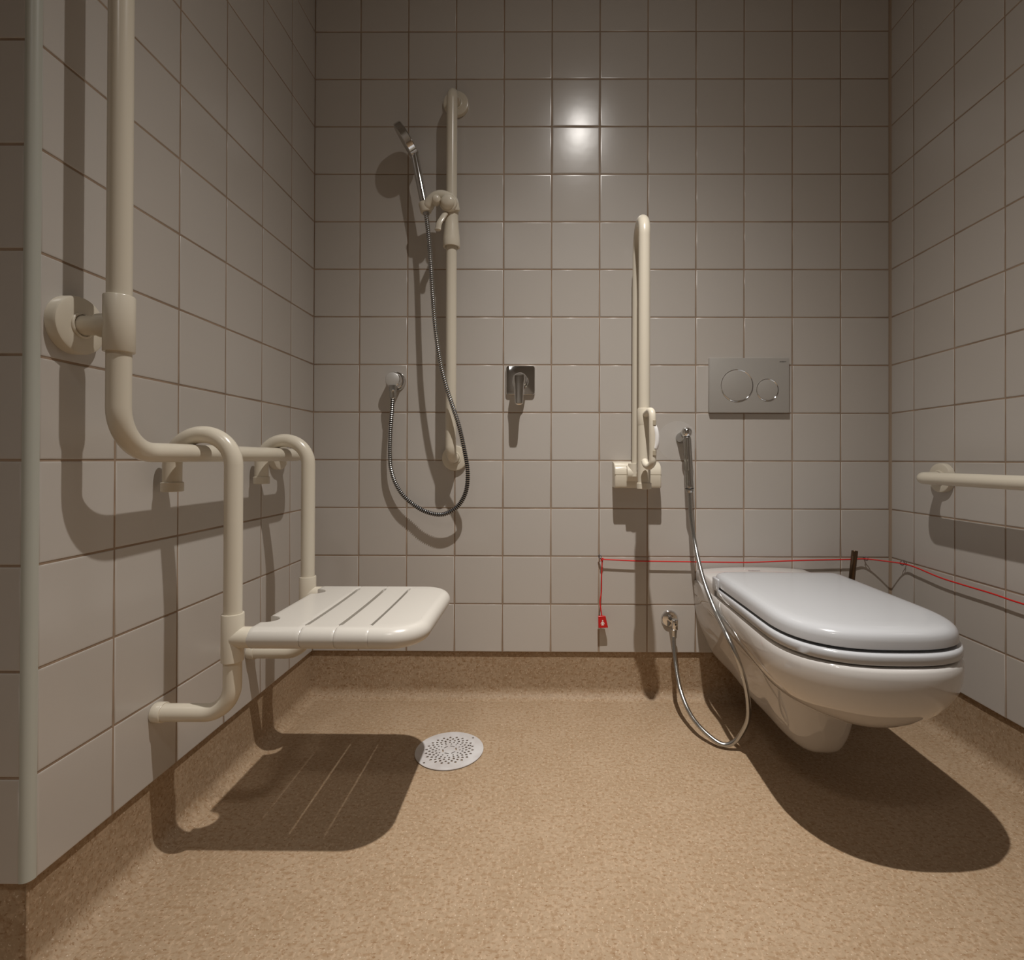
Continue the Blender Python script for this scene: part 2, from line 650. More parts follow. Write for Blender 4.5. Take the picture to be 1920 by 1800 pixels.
# ------------------------------------------------------------------ hanging shower seat
t = empty('shower_bench', (-0.58, 1.115, 0.41), 'cream slatted shower seat hung on the left wall rail by two hooked tubes', 'shower seat')
ZS = 0.412
XLEG = -0.5815
XST = -0.6965
Y1, Y2 = 0.962, 1.266
for yy, zc in ((Y1, 0.0), (Y2, 0.002)):
    rad = (XLEG - XST) / 2
    arch = [(XST, yy, 0.693)]
    zc_ = 0.7835 - rad + 0.0
    for k in range(25):
        a = pi - pi * k / 24
        arch.append((XST + rad + rad * cos(a), yy, zc_ + rad * sin(a) + 0.006))
    arch.append((XLEG, yy, ZS))
    hk = obj('hanger_tube', tube(arch, R, 28), CREAM, t)
    obj('end_cap', L((XST, yy, 0.683), (0, 0, 1), [(0.0, 0), (0.0175, 0.0), (0.0185, 0.001), (0.0185, 0.0165), (0.0175, 0.0175), (0.0158, 0.0175)]), CREAM, hk)
    # joint with branch to the seat
    bm = L((XLEG, yy, 0.368), (0, 0, 1), [(0.0159, 0), (0.0185, 0), (0.0194, 0.001), (0.0194, 0.087), (0.0188, 0.0885), (0.0159, 0.0885)], 40)
    lathe(bm, (XLEG + 0.004, yy, ZS), (1, 0, 0), [(0.0192, 0.0), (0.0192, 0.036), (0.0186, 0.037), (0.0, 0.037)], 32)
    obj('joint', bm, CREAM, t)
    foot = fillet([(XLEG, yy, 0.40), (XLEG, yy, 0.2715), (XL + 0.004, yy, 0.2715)], 0.052, 14)
    ft = obj('foot_tube', tube(foot, R, 28), CREAM, t)
    obj('foot_cap', L((XL + 0.0003, yy, 0.2715), (1, 0, 0), [(0.0, 0), (0.0176, 0), (0.0183, 0.001), (0.0183, 0.0165), (0.0176, 0.0175), (0.0158, 0.0175)]), CREAM, ft)

SY0, SY1 = 0.9425, 1.2860      # seat outer edges
SR = 0.0200
XB_, XF_ = -0.5460, -0.2235
slots = [-0.4500, -0.3865, -0.3235]


def hgt(d):
    d = max(0.0, min(d, SR))
    return math.sqrt(max(SR * SR - (SR - d) ** 2, 0.0))


def dish(x, y):
    u = (x + 0.39) / 0.17
    v = (y - 1.114) / 0.15
    return 0.0022 * max(0, 1 - u * u) * max(0, 1 - v * v)


def slat(xl, xr, ys):
    bm = bmesh.new()
    nx = 10
    top, bot = [], []
    for y in ys:
        d = min(y - SY0, SY1 - y)
        h = hgt(d)
        h = max(h, 0.0006)
        a, c = xl(y), xr(y)
        rt, rb = [], []
        for i in range(nx + 1):
            s = i / nx
            s = 0.5 - 0.5 * cos(pi * s)
            x = a + (c - a) * s
            e = min(x - a, c - x)
            soft = 0.0014 * max(0, 1 - e / 0.0016) ** 2
            hh = max(h - soft, 0.0003)
            hb = hh if d < SR else min(hh, SR)
            inner = max(0.0, min(1.0, (d - SR) / 0.006))
            zb = ZS - hb + inner * 0.012     # underside is hollow between the edge tubes
            rt.append(bm.verts.new((x, y, ZS + hh - dish(x, y))))
            rb.append(bm.verts.new((x, y, zb)))
        top.append(rt)
        bot.append(rb)
    n = len(ys)
    for j in range(n - 1):
        for i in range(nx):
            bm.faces.new((top[j][i], top[j][i + 1], top[j + 1][i + 1], top[j + 1][i]))
            bm.faces.new((bot[j][i], bot[j + 1][i], bot[j + 1][i + 1], bot[j][i + 1]))
        bm.faces.new((top[j][0], top[j + 1][0], bot[j + 1][0], bot[j][0]))
        bm.faces.new((top[j][nx], bot[j][nx], bot[j + 1][nx], top[j + 1][nx]))
    for j in (0, n - 1):
        for i in range(nx):
            bm.faces.new((top[j][i], bot[j][i], bot[j][i + 1], top[j][i + 1]))
    return bm


def ysamples(extra=()):
    ys = set()
    for k in range(13):
        d = SR * (1 - cos(radians(90 * k / 12)))
        ys.add(round(SY0 + d, 5))
        ys.add(round(SY1 - d, 5))
    y = SY0 + SR
    while y < SY1 - SR:
        ys.add(round(y, 5))
        y += 0.006
    for e in extra:
        ys.add(round(e, 5))
    return sorted(ys)


SL0, SL1 = SY0 + 0.031, SY1 - 0.036


def slot_edge(x0, sgn, w=0.0037):
    def f(y):
        if y < SL0 - 0.0001 or y > SL1 + 0.0001:
            return x0 + sgn * 0.0003
        e = min(y - SL0, SL1 - y)
        k = min(1, e / 0.0035)
        return x0 + sgn * (0.0003 + w * math.sqrt(max(0, 1 - (1 - k) ** 2)))
    return f


def back_edge(y):
    x = XB_
    for yc in (SY0 + 0.066, SY1 - 0.066):
        if abs(y - yc) < 0.021:
            x = XB_ + 0.026 * math.sqrt(max(0, 1 - ((y - yc) / 0.021) ** 2))
    return x


nx_extra = [SY0 + 0.066 + 0.021 * cos(radians(a)) for a in range(0, 181, 12)] + [SY1 - 0.066 + 0.021 * cos(radians(a)) for a in range(0, 181, 12)]
sl_extra = [SL0 - 0.0002, SL0, SL0 + 0.0006, SL0 + 0.0015, SL0 + 0.003, SL1 + 0.0002, SL1, SL1 - 0.0006, SL1 - 0.0015, SL1 - 0.003]
obj('slat', slat(back_edge, slot_edge(slots[0], -1), ysamples(nx_extra + sl_extra)), SEAT, t, 40)
obj('slat', slat(slot_edge(slots[0], 1), slot_edge(slots[1], -1), ysamples(sl_extra)), SEAT, t, 40)
obj('slat', slat(slot_edge(slots[1], 1), slot_edge(slots[2], -1, 0.0066), ysamples(sl_extra)), SEAT, t, 40)

# front slat: rings offset inwards from a rounded outline
bm = bmesh.new()
RC = 0.072


def front_loop(d, dx):
    xa = slots[2] + 0.0003 + dx
    pts = []
    m_ = 10
    xs_end = XF_ - RC
    y0, y1 = SY0 + d, SY1 - d
    for i in range(m_ + 1):
        pts.append((xa + (xs_end - xa) * i / m_, y0))
    rc = RC - d
    for k in range(1, 16):
        a = radians(-90 + 90 * k / 15)
        pts.append((xs_end + rc * cos(a), SY0 + RC + rc * sin(a)))
    for i in range(1, 12):
        pts.append((XF_ - d, SY0 + RC + (SY1 - SY0 - 2 * RC) * i / 12))
    for k in range(0, 15):
        a = radians(0 + 90 * k / 15)
        pts.append((xs_end + rc * cos(a), SY1 - RC + rc * sin(a)))
    for i in range(m_ + 1):
        pts.append((xs_end + (xa - xs_end) * i / m_, y1))
    return pts


loops = []
ts = [radians(-88 + 176 * k / 22) for k in range(23)]
for a in ts:
    d = SR * (1 - cos(a))
    dd = 0.0012 if abs(a) > radians(80) else 0
    loops.append([(x, y, ZS + SR * sin(a)) for x, y in front_loop(d, 0.0)])
rings = loft(bm, loops, cap0=False, cap1=False, closed=False)
for ring, sg in ((rings[0], 0), (rings[-1], 1)):
    n = len(ring)
    prev = None
    strips = []
    for k in range(n // 2):
        a, c = ring[k], ring[n - 1 - k]
        line = [a]
        for j in range(1, 12):
            p = a.co.lerp(c.co, j / 12)
            if sg:
                p = p + Vector((0, 0, -dish(p.x, p.y)))
            line.append(bm.verts.new(p))
        line.append(c)
        strips.append(line)
    for a, c in zip(strips, strips[1:]):
        for j in range(12):
            bm.faces.new((a[j], a[j + 1], c[j + 1], c[j]))
    if n % 2:
        mid = ring[n // 2]
        last = strips[-1]
        for j in range(12):
            bm.faces.new((last[j], last[j + 1], mid))
# slot-side wall: follow the slot shape
side = [r[0] for r in rings]
side2 = [r[-1] for r in rings]
n = len(side)
for k in range(n - 1):
    pass
edge_a = [v for v in side]
edge_b = [v for v in side2]
try:
    first_t = strips[0]
except Exception:
    first_t = None
bmesh.ops.holes_fill(bm, edges=[e for e in bm.edges if e.is_boundary], sides=0)
o = obj('slat', bm, SEAT, t, 40)

# ------------------------------------------------------------------ vertical shower rail on the back wall
XV, YR = -0.2815, 1.5375
t = empty('shower_rail', (XV, D, 1.30), 'cream vertical shower rail on the back wall with sliding handset holder', 'rail')
obj('rail', tube(fillet([(XV, D - 0.006, 1.852), (XV, YR, 1.852), (XV, YR, 0.748), (XV, D - 0.006, 0.748)], 0.036, 14), R, 28), CREAM, t)
for zz in (1.852, 0.748):
    ro = obj('rosette', rosette((XV, D - 0.0002, zz), (0, -1, 0), 0.0395, 0.013), CREAM, t)
    obj('ring', L((XV, D - 0.013, zz), (0, -1, 0), [(0.0205, 0.0), (0.0205, 0.0022), (0.0190, 0.003), (0.0165, 0.003), (0.0165, 0)]), CREAM, ro)
# sliding holder
hb = obj('sliding_holder', L((XV, YR, 1.376), (0, 0, 1), [(0.0160, 0.006), (0.0200, 0.0), (0.0245, 0.0), (0.0252, 0.003), (0.0252, 0.022), (0.0215, 0.060), (0.0195, 0.090), (0.0205, 0.104), (0.0215, 0.120), (0.0205, 0.136), (0.0170, 0.146), (0.0160, 0.146)], 36), CREAM, t)
obj('knob', L((XV - 0.004, YR - 0.012, 1.497), (-0.10, -1, -0.02), [(0.0255, 0), (0.0258, 0.014), (0.0240, 0.0165), (0.0215, 0.0168), (0.0205, 0.023), (0.017, 0.0280), (0.010, 0.0310), (0.0, 0.0320)], 36), CREAM, hb)
arm = catmull([(-0.354, 1.532, 1.488), (-0.343, 1.528, 1.507), (-0.322, 1.524, 1.5205), (-0.298, 1.523, 1.520), (-0.277, 1.525, 1.505), (-0.272, 1.530, 1.480)], 6)
bm = bmesh.new()
sweep(bm, arm, [0.013, 0.015] + [0.0165] * (len(arm) - 4) + [0.0175, 0.016], 18, sx=1.0, sy=1.0)
obj('holder_arm', bm, CREAM, hb)
# socket ring round the handset
ax = Vector((-0.394, 0, 1.6533)) - Vector((-0.3603, 0, 1.5006))
ax.normalize()
sc = Vector((-0.3590, 1.534, 1.4915))
obj('socket', L(sc - ax * 0.013, ax, [(0.0112, 0.0), (0.0155, 0.0), (0.0168, 0.002), (0.0178, 0.026), (0.0168, 0.0285), (0.0118, 0.0285)], 30), CREAM, hb)
obj('release_button', L((-0.3235, 1.519, 1.502), (0.25, -1, -0.05), [(0.012, 0), (0.0125, 0.020), (0.0105, 0.026), (0.006, 0.029), (0, 0.030)], 24), CREAM, hb)
lev = catmull([(-0.296, 1.520, 1.470), (-0.302, 1.508, 1.452), (-0.311, 1.500, 1.430), (-0.315, 1.500, 1.409)], 6)
obj('lever', tube(lev, [0.007] + [0.0090] * (len(lev) - 3) + [0.0100, 0.0065], 14, sx=0.7, sy=1.15), CREAM, hb)

# ------------------------------------------------------------------ hand shower
t = empty('hand_shower', (-0.36, 1.534, 1.48), 'chrome hand shower with a round disc head clipped in the rail holder', 'shower head')
hc = Vector((-0.4165, 1.54, 1.697))
nn = Vector((-0.845, 0, -0.534)).normalized()
HR = 0.0528
hd = obj('head', L(hc - nn * 0.0115, nn, [(0, 0.0), (HR * 0.7, 0.0), (HR - 0.003, 0.0012), (HR, 0.004), (HR, 0.0225), (HR - 0.0015, 0.024), (HR - 0.003, 0.0235), (0, 0.0235)], 48), CHROME, t)
bm = bmesh.new()
lathe(bm, hc + nn * 0.0122, nn, [(HR - 0.004, 0), (HR - 0.005, 0.0008), (0, 0.0008)], 40)
obj('spray_face', bm, MATTCH, hd)
ju = Vector((-0.3945, 1.54, 1.6560))
jl = Vector((-0.3590, 1.534, 1.4885))
obj('handle', tube(catmull([hc + Vector((0.020, 0, -0.034)), ju, ju.lerp(jl, 0.4), jl], 8), [0.0130] * 3 + [0.0125] * 5 + [0.0121] * 10 + [0.0117] * 7, 24), CHROME, t)
hax = (jl - ju).normalized()
obj('hose_nut', L(jl, hax, [(0.0095, 0), (0.0102, 0.001), (0.0098, 0.014), (0.0082, 0.018), (0.006, 0.018)], 24), CHROME_M, t)

HOSE = [(-0.3568, 1.534, 1.4725), (-0.3482, 1.529, 1.4086), (-0.3404, 1.522, 1.3277), (-0.3326, 1.515, 1.2316), (-0.3217, 1.508, 1.1205), (-0.3063, 1.503, 1.0259), (-0.288, 1.498, 0.9552), (-0.2676, 1.498, 0.8932), (-0.2512, 1.505, 0.8393), (-0.2377, 1.52, 0.7697), (-0.2303, 1.535, 0.7066), (-0.2372, 1.55, 0.6503), (-0.2579, 1.56, 0.6094), (-0.2861, 1.565, 0.5862), (-0.3194, 1.57, 0.5759), (-0.3611, 1.575, 0.5833), (-0.3983, 1.58, 0.6023), (-0.4327, 1.58, 0.6315), (-0.4574, 1.58, 0.6689), (-0.4717, 1.578, 0.7162), (-0.4742, 1.575, 0.7618), (-0.4714, 1.57, 0.8267), (-0.4662, 1.568, 0.8914), (-0.4636, 1.567, 0.932)]


def resample(pts, step):
    out = [pts[0].copy()]
    acc = 0.0
    for a, c in zip(pts, pts[1:]):
        seg = (c - a).length
        d = step - acc
        while d <= seg:
            out.append(a.lerp(c, d / seg))
            d += step
        acc = seg - (d - step)
    return out


hp = catmull(HOSE, 14)
rib = 0.0061
hp = resample(hp, rib / 4)
rs, gm = [], []
for i in range(len(hp)):
    k = i % 4
    rs.append((0.0050, 0.0070, 0.0070, 0.0050)[k])
    gm.append(k in (3, 0))
t = empty('shower_hose', (-0.3568, 1.534, 1.47), 'ribbed metal shower hose looping down from the hand shower to the wall outlet', 'hose')
obj('ribbed_tube', tube(hp, rs, 14, gap_mat=gm), [CHROME_M, HOSE_D], t, 80)

# ------------------------------------------------------------------ wall outlet
t = empty('wall_outlet', (-0.466, D, 0.987), 'round chrome wall outlet left of the shower rail where the ribbed hose ends', 'outlet')
obj('rosette', L((-0.4660, D - 0.0003, 0.987), (0, -1, 0), [(0.0300, 0), (0.0300, 0.003), (0.0285, 0.0055), (0.024, 0.0065), (0.0, 0.0065)], 40), CHROME, t)
obj('body', L((-0.4657, D - 0.006, 0.9866), (0, -1, 0), [(0.0235, 0), (0.0235, 0.034), (0.0225, 0.0365), (0.0205, 0.038), (0.0, 0.0382)], 40), CHROME, t)
obj('cap', L((-0.4657, D - 0.0441, 0.9866), (0, -1, 0), [(0.0212, 0), (0.0212, 0.0012), (0.0195, 0.0022), (0.0, 0.0026)], 40), SATIN, t)
obj('connector', L((-0.4640, 1.568, 0.968), (0.01, 0, -1), [(0.0115, 0), (0.0115, 0.014), (0.0118, 0.015), (0.0105, 0.017), (0.0098, 0.037), (0.008, 0.039)], 24), CHROME_M, t)

# ------------------------------------------------------------------ shower mixer
t = empty('shower_mixer', (-0.0776, D, 0.990), 'square chrome shower mixer plate with a drooping lever, between the two cream rails', 'mixer tap')
bm = bmesh.new()
plate_y(bm, rrect(-0.1225, 0.9442, -0.0330, 1.0352, 0.0085), D - 0.0105, D - 0.0002, 0.0025)
obj('plate', bm, CHROME, t)
hub = obj('hub', L((-0.0776, D - 0.0105, 0.985), (0, -1, 0), [(0.0250, 0), (0.0250, 0.004), (0.0232, 0.006), (0.0228, 0.030), (0.0222, 0.041), (0.020, 0.0435), (0.0, 0.0445)], 40), CHROME, t)
bm = bmesh.new()
loops = []
for zz, hw, yc, th in ((0.997, 0.0165, 1.5535, 0.010), (0.985, 0.0185, 1.5530, 0.012), (0.970, 0.0155, 1.5515, 0.012), (0.950, 0.0142, 1.549, 0.010), (0.930, 0.0132, 1.5465, 0.008), (0.915, 0.0122, 1.5445, 0.006), (0.9095, 0.010, 1.5440, 0.0045), (0.9075, 0.006, 1.5440, 0.002)):
    lp = []
    for k in range(16):
        a = 2 * pi * k / 16
        ca, sa = cos(a), sin(a)
        lp.append((-0.0785 + (-0.0785 + 0.0776) + hw * math.copysign(abs(ca) ** 0.5, ca), yc + th * 0.6 * math.copysign(abs(sa) ** 0.6, sa), zz))
    loops.append(lp)
loft(bm, loops)
obj('lever', bm, CHROME, hub, 50)
for xx, m_ in ((-0.0945, REDP), (-0.0600, BLUE)):
    bm = bmesh.new()
    box(bm, (xx - 0.0009, 1.5590, 0.9865), (xx + 0.0009, 1.5700, 0.9895), 0.0003, 1)
    o = obj('temperature_mark', bm, m_, hub)
    o['label'] = 'red hot mark' if m_ is REDP else 'blue cold mark'

# ------------------------------------------------------------------ fold-up support rail
XFR = 0.2765
t = empty('folding_support_rail', (XFR, D, 0.70), 'cream hinged support rail folded up against the back wall left of the toilet', 'grab rail')
bm = bmesh.new()
prof = [(D - 0.0002, 0.6595), (D - 0.052, 0.6595), (D - 0.0575, 0.6620), (D - 0.0600, 0.668), (D - 0.0600, 0.704), (D - 0.0575, 0.716), (D - 0.050, 0.726), (D - 0.038, 0.733), (D - 0.020, 0.7375), (D - 0.0002, 0.739)]
cyc = sum(p[0] for p in prof) / len(prof)
czc = sum(p[1] for p in prof) / len(prof)
xs = [(0.2085, 0.80), (0.2093, 0.93), (0.2120, 1.0), (0.3455, 1.0), (0.3482, 0.93), (0.3490, 0.80)]
lps = []
for x, s in xs:
    lps.append([(x, D - 0.0002 + (y - D + 0.0002) * (0.5 + 0.5 * s) if y < D - 0.001 else y, czc + (z - czc) * (0.88 + 0.12 * s)) for y, z in prof])
loft(bm, lps)
hs = obj('wall_housing', bm, CREAM, t, 30)
bm = bmesh.new()
box(bm, (0.2090, D - 0.0604, 0.7000), (0.3484, D - 0.03, 0.7008))
obj('seam', bm, CREAM_D, hs, smooth=False)
bm = L((XFR - 0.033, 1.552, 0.703), (1, 0, 0), [(0.0, 0), (0.0225, 0.0), (0.0235, 0.001), (0.0235, 0.040), (0.0225, 0.041), (0, 0.041)], 32)
lathe(bm, (XFR - 0.0125, 1.545, 0.695), (0, 0, 1), [(0.0168, 0), (0.0168, 0.038), (0.0160, 0.0385), (0, 0.0385)], 28)
obj('hinge', bm, CREAM, t)
YB, YFt = 1.547, 1.415
XFF = 0.2700
ra = (YB - YFt) / 2
ZT_ = 1.4235
pts = [(XFR - 0.002, YB, 0.725), (XFR - 0.001, YB, ZT_ - ra)]
for k in range(1, 24):
    a = pi * k / 24
    pts.append((XFR + (XFF - XFR) * k / 24, (YB + YFt) / 2 + ra * cos(a), ZT_ - ra + ra * sin(a)))
pts += [(XFF, YFt, ZT_ - ra), (XFF, YFt, 0.70)]
obj('folding_tube', tube(pts, R, 28, ref=Vector((1, 0, 0))), CREAM, t)
obj('collar', L((XFF, YFt, 0.8380), (0, 0, 1), [(0.0159, 0), (0.0172, 0), (0.0178, 0.004), (0.0182, 0.044), (0.0172, 0.047), (0.0159, 0.047)], 32), CREAM, t)
obj('end_section', L((XFF, YFt, 0.679), (0, 0, 1), [(0.0, 0), (0.0172, 0.0), (0.0172, 0.159), (0.0159, 0.1595)], 32), CREAM, t)
obj('end_cap', L((XFF, YFt, 0.6650), (0, 0, 1), [(0.0, 0), (0.0190, 0.0), (0.0200, 0.001), (0.0200, 0.0155), (0.0192, 0.0165), (0.0172, 0.0165)], 32), CREAM, t)
# folded paper roll holder clipped to the end of the rail
rh = catmull([(0.272, 1.398, 0.868), (0.2755, 1.362, 0.873), (0.2775, 1.345, 0.862), (0.2775, 1.341, 0.827), (0.278, 1.341, 0.789), (0.2785, 1.342, 0.7555), (0.278, 1.344, 0.737), (0.2725, 1.356, 0.7275), (0.267, 1.372, 0.731), (0.2655, 1.385, 0.741)], 8)
hh_ = obj('roll_holder', tube(rh, 0.0093, 20), CREAM, t)
flp = catmull([(0.2810, 1.3370, 0.833), (0.2853, 1.3345, 0.8215), (0.2877, 1.3335, 0.8045), (0.2872, 1.3340, 0.7855), (0.2834, 1.336, 0.7705)], 6)
obj('roll_arm', tube(flp, [0.0035] + [0.0052] * (len(flp) - 2) + [0.0035], 14, sx=0.8, sy=1.1), WHITEP, hh_)
for z0_, z1_ in ((0.8335, 0.8470), (0.7554, 0.7687)):
    bm = bmesh.new()
    box(bm, (0.2765, 1.3312, z0_), (0.2845, 1.3370, z1_), 0.0006, 1)
    obj('recess', bm, CREAM_D, hh_, smooth=False)

# ------------------------------------------------------------------ flush plate
t = empty('flush_plate', (0.63, D, 0.975), 'matt silver dual flush plate with two round buttons above the toilet', 'flush plate')
bm = bmesh.new()
plate_y(bm, rrect(0.5065, 0.8912, 0.7525, 1.0600, 0.0015, 2), D - 0.0125, D - 0.0002, 0.0008)
pl = obj('plate', bm, MATTCH, t)
for (x_, z_, r_, nm) in ((0.5914, 0.9744, 0.0492, 'large'), (0.6852, 0.9612, 0.0335, 'small')):
    bt = obj('button', L((x_, D - 0.0124, z_), (0, -1, 0), [(r_ - 0.0018, 0), (r_ - 0.0018, 0.0014), (r_ - 0.003, 0.0018), (0, 0.0018)], 64), MATTCH, t)
    bt['label'] = nm + ' round flush button'
    obj('ring', L((x_, D - 0.0124, z_), (0, -1, 0), [(r_ - 0.0016, 0.0), (r_ + 0.0010, 0), (r_ + 0.0010, 0.0012), (r_ - 0.0002, 0.0022), (r_ - 0.0016, 0.0012)], 64), CHROME, bt)


def text_mesh(name, body, size, m, parent, mwx, width=None):
    cu = bpy.data.curves.new(name, 'FONT')
    cu.body = body
    cu.size = size
    cu.extrude = 0.00008
    cu.align_x = 'CENTER'
    cu.align_y = 'CENTER'
    tmp = bpy.data.objects.new(name + '_tmp', cu)
    COL.objects.link(tmp)
    bpy.context.view_layer.update()
    me = bpy.data.meshes.new_from_object(tmp.evaluated_get(bpy.context.evaluated_depsgraph_get()))
    COL.objects.unlink(tmp)
    bpy.data.objects.remove(tmp)
    if width:
        xs = [v.co.x for v in me.vertices]
        k = width / (max(xs) - min(xs))
        for v in me.vertices:
            v.co.x *= k
    me.materials.clear()
    me.materials.append(m)
    me.transform(mwx)
    me.transform(Matrix.Translation(-world_loc(parent)))
    me.name = name
    o = bpy.data.objects.new(name, me)
    COL.objects.link(o)
    o.parent = parent
    return o


rotx = Matrix.Rotation(radians(90), 4, 'X')
text_mesh('lettering', 'GEBERIT', 0.0042, INK, pl, Matrix.Translation((0.7345, D - 0.01265, 1.0482)) @ rotx, 0.0175)
bm = bmesh.new()
box(bm, (0.7228, D - 0.0127, 1.0470), (0.7248, D - 0.0124, 1.0494))
obj('logo_square', bm, INK, pl, smooth=False)

# ------------------------------------------------------------------ bidet handset, holder, hose, valve
t = empty('bidet_spray_holder', (0.4228, D, 0.811), 'small round chrome wall holder carrying the slim hand spray beside the toilet', 'holder')
obj('stem', L((0.4225, D - 0.0015, 0.8125), (0.03, -1, 0.21), [(0.0165, 0), (0.0168, 0.004), (0.0160, 0.006), (0.0150, 0.034), (0.013, 0.040), (0, 0.042)], 32), CHROME_M, t)
obj('ball', L((0.4238, 1.553, 0.8105), (0, 0, 1), [(0.0001, 0)] + [(0.0162 * sin(radians(a)), 0.0162 - 0.0162 * cos(radians(a))) for a in range(12, 180, 12)] + [(0.0001, 0.0324)], 32), CHROME, t)
obj('clear_backing_disc', L((0.4110, D - 0.0003, 0.8030), (0, -1, 0), [(0.062, 0), (0.062, 0.0004), (0.0615, 0.0006), (0, 0.0006)], 48), FILM, t)
t = empty('bidet_spray', (0.4245, 1.55, 0.81), 'slim ribbed chrome hand spray hanging from its holder beside the toilet', 'hand spray')
a_, c_ = Vector((0.4240, 1.5500, 0.8130)), Vector((0.4318, 1.5530, 0.6790))
ax = (c_ - a_).normalized()
obj('spray_handle', L(a_, ax, [(0.0105, 0), (0.0113, 0.001), (0.0116, 0.018), (0.0122, 0.10), (0.0118, 0.134)], 28), CHROME_M, t)
u_ = Vector((0, 1, 0)).cross(ax).normalized()
v_ = ax.cross(u_)
gb = bmesh.new()
for k in range(10):
    an = 2 * pi * k / 10
    off = (u_ * cos(an) + v_ * sin(an)) * 0.0113
    sweep(gb, [a_ + ax * 0.006 + off * 0.97, a_ + ax * 0.10 + off * 1.04], 0.0014, 8)
obj('grip_rib', gb, CHROME, t)
col_ = c_ - ax * 0.002
obj('collar', L(col_, ax, [(0.0118, 0), (0.0122, 0.001), (0.0122, 0.0195), (0.0118, 0.021), (0.0, 0.021)], 28), CHROME_M, t)
obj('rubber_ring', L(col_ + ax * 0.0205, ax, [(0.0118, 0), (0.0124, 0.0008), (0.0124, 0.0025), (0.0118, 0.0032)], 28), RUBBER, t)
obj('hose_nut', L(col_ + ax * 0.0235, ax, [(0.0115, 0), (0.0118, 0.001), (0.0112, 0.007), (0.0095, 0.0105), (0.0072, 0.0115)], 28), CHROME_M, t)


def ip(px, py, Y):
    d = M @ Vector(((px - CX) / F_PX, 1, (CY - py) / F_PX))
    return d * (Y / d.y) + Vector((0, 0, H))


BH = [(0.4330, 1.5545, 0.6440), (0.4353, 1.547, 0.5732), (0.4402, 1.523, 0.4985), (0.4400, 1.470, 0.4380), (0.4426, 1.42, 0.3903), (0.4524, 1.37, 0.3396), (0.4535, 1.295, 0.3090), (0.4690, 1.265, 0.2616), (0.4900, 1.270, 0.2003), (0.5060, 1.290, 0.1389), (0.5120, 1.310, 0.0876), (0.5010, 1.322, 0.0490), (0.4870, 1.330, 0.0250), (0.4660, 1.336, 0.0120), (0.4420, 1.350, 0.0160), (0.4125, 1.390, 0.0330), (0.3975, 1.440, 0.0515), (0.3882, 1.490, 0.0890), (0.3862, 1.530, 0.1405), (0.3865, 1.550, 0.1805), (0.3885, 1.562, 0.2110)]
t = empty('bidet_hose', (0.433, 1.5545, 0.644), 'smooth silver hose hanging in front of the toilet flank down to the floor', 'hose')
obj('smooth_tube', tube(catmull(BH, 10), 0.0060, 16), CHROME_M, t, 80)

t = empty('angle_valve', (0.388, D, 0.251), 'small chrome angle valve low on the back wall left of the toilet', 'valve')
obj('rosette', L((0.3872, D - 0.0003, 0.2510), (0, -1, 0), [(0.0265, 0), (0.0262, 0.003), (0.0225, 0.0075), (0.012, 0.0095), (0.0, 0.0095)], 36), CHROME, t)
obj('stem', L((0.3880, D - 0.006, 0.2520), (0.10, -1, 0.02), [(0.0075, 0), (0.0075, 0.034), (0, 0.034)], 20), CHROME, t)
bm = bmesh.new()
box(bm, (0.3835, 1.556, 0.232), (0.4005, 1.576, 0.2640), 0.004, 3)
body = obj('valve_body', bm, CHROME, t)
obj('screw', L((0.3925, 1.556, 0.2500), (0, -1, 0), [(0.0030, 0), (0.0030, 0.0010), (0.0, 0.0010)], 14), INK, body)
obj('hose_nut', L((0.3892, 1.566, 0.2340), (-0.01, -0.02, -1), [(0.0092, 0), (0.0100, 0.001), (0.0092, 0.012), (0.0085, 0.026), (0.0068, 0.027)], 24), CHROME_M, t)

# ------------------------------------------------------------------ toilet
XT = 0.6385
t = empty('toilet', (XT, D, 0.0), 'white wall-hung toilet with closed lid, between spray hose and right wall', 'toilet')


def d_loop(hwb, hwf, yf, yb, Lf, p, z, n=30, m_=10, rb=0.012):
    """closed loop: back left -> front left -> front -> front right -> back right"""
    pts = []
    yc = yf + Lf
    for i in range(m_):
        s = i / m_
        pts.append((XT - (hwb + (hwf - hwb) * s), yb - rb + (yc - yb + rb) * s, z))
    for k in range(n + 1):
        a = pi * k / n
        ca, sa = cos(a), sin(a)
        pts.append((XT - hwf * math.copysign(abs(ca) ** (2 / p), ca), yc - Lf * abs(sa) ** (2 / p), z))
    for i in range(1, m_ + 1):
        s = i / m_
        pts.append((XT + (hwf + (hwb - hwf) * s), yc + (yb - rb - yc) * s, z))
    # rounded back corners and back edge
    pts.append((XT + hwb - rb * 0.3, yb - rb * 0.3, z))
    pts.append((XT + hwb - rb, yb, z))
    pts.append((XT, yb, z))
    pts.append((XT - hwb + rb, yb, z))
    pts.append((XT - hwb + rb * 0.3, yb - rb * 0.3, z))
    return pts


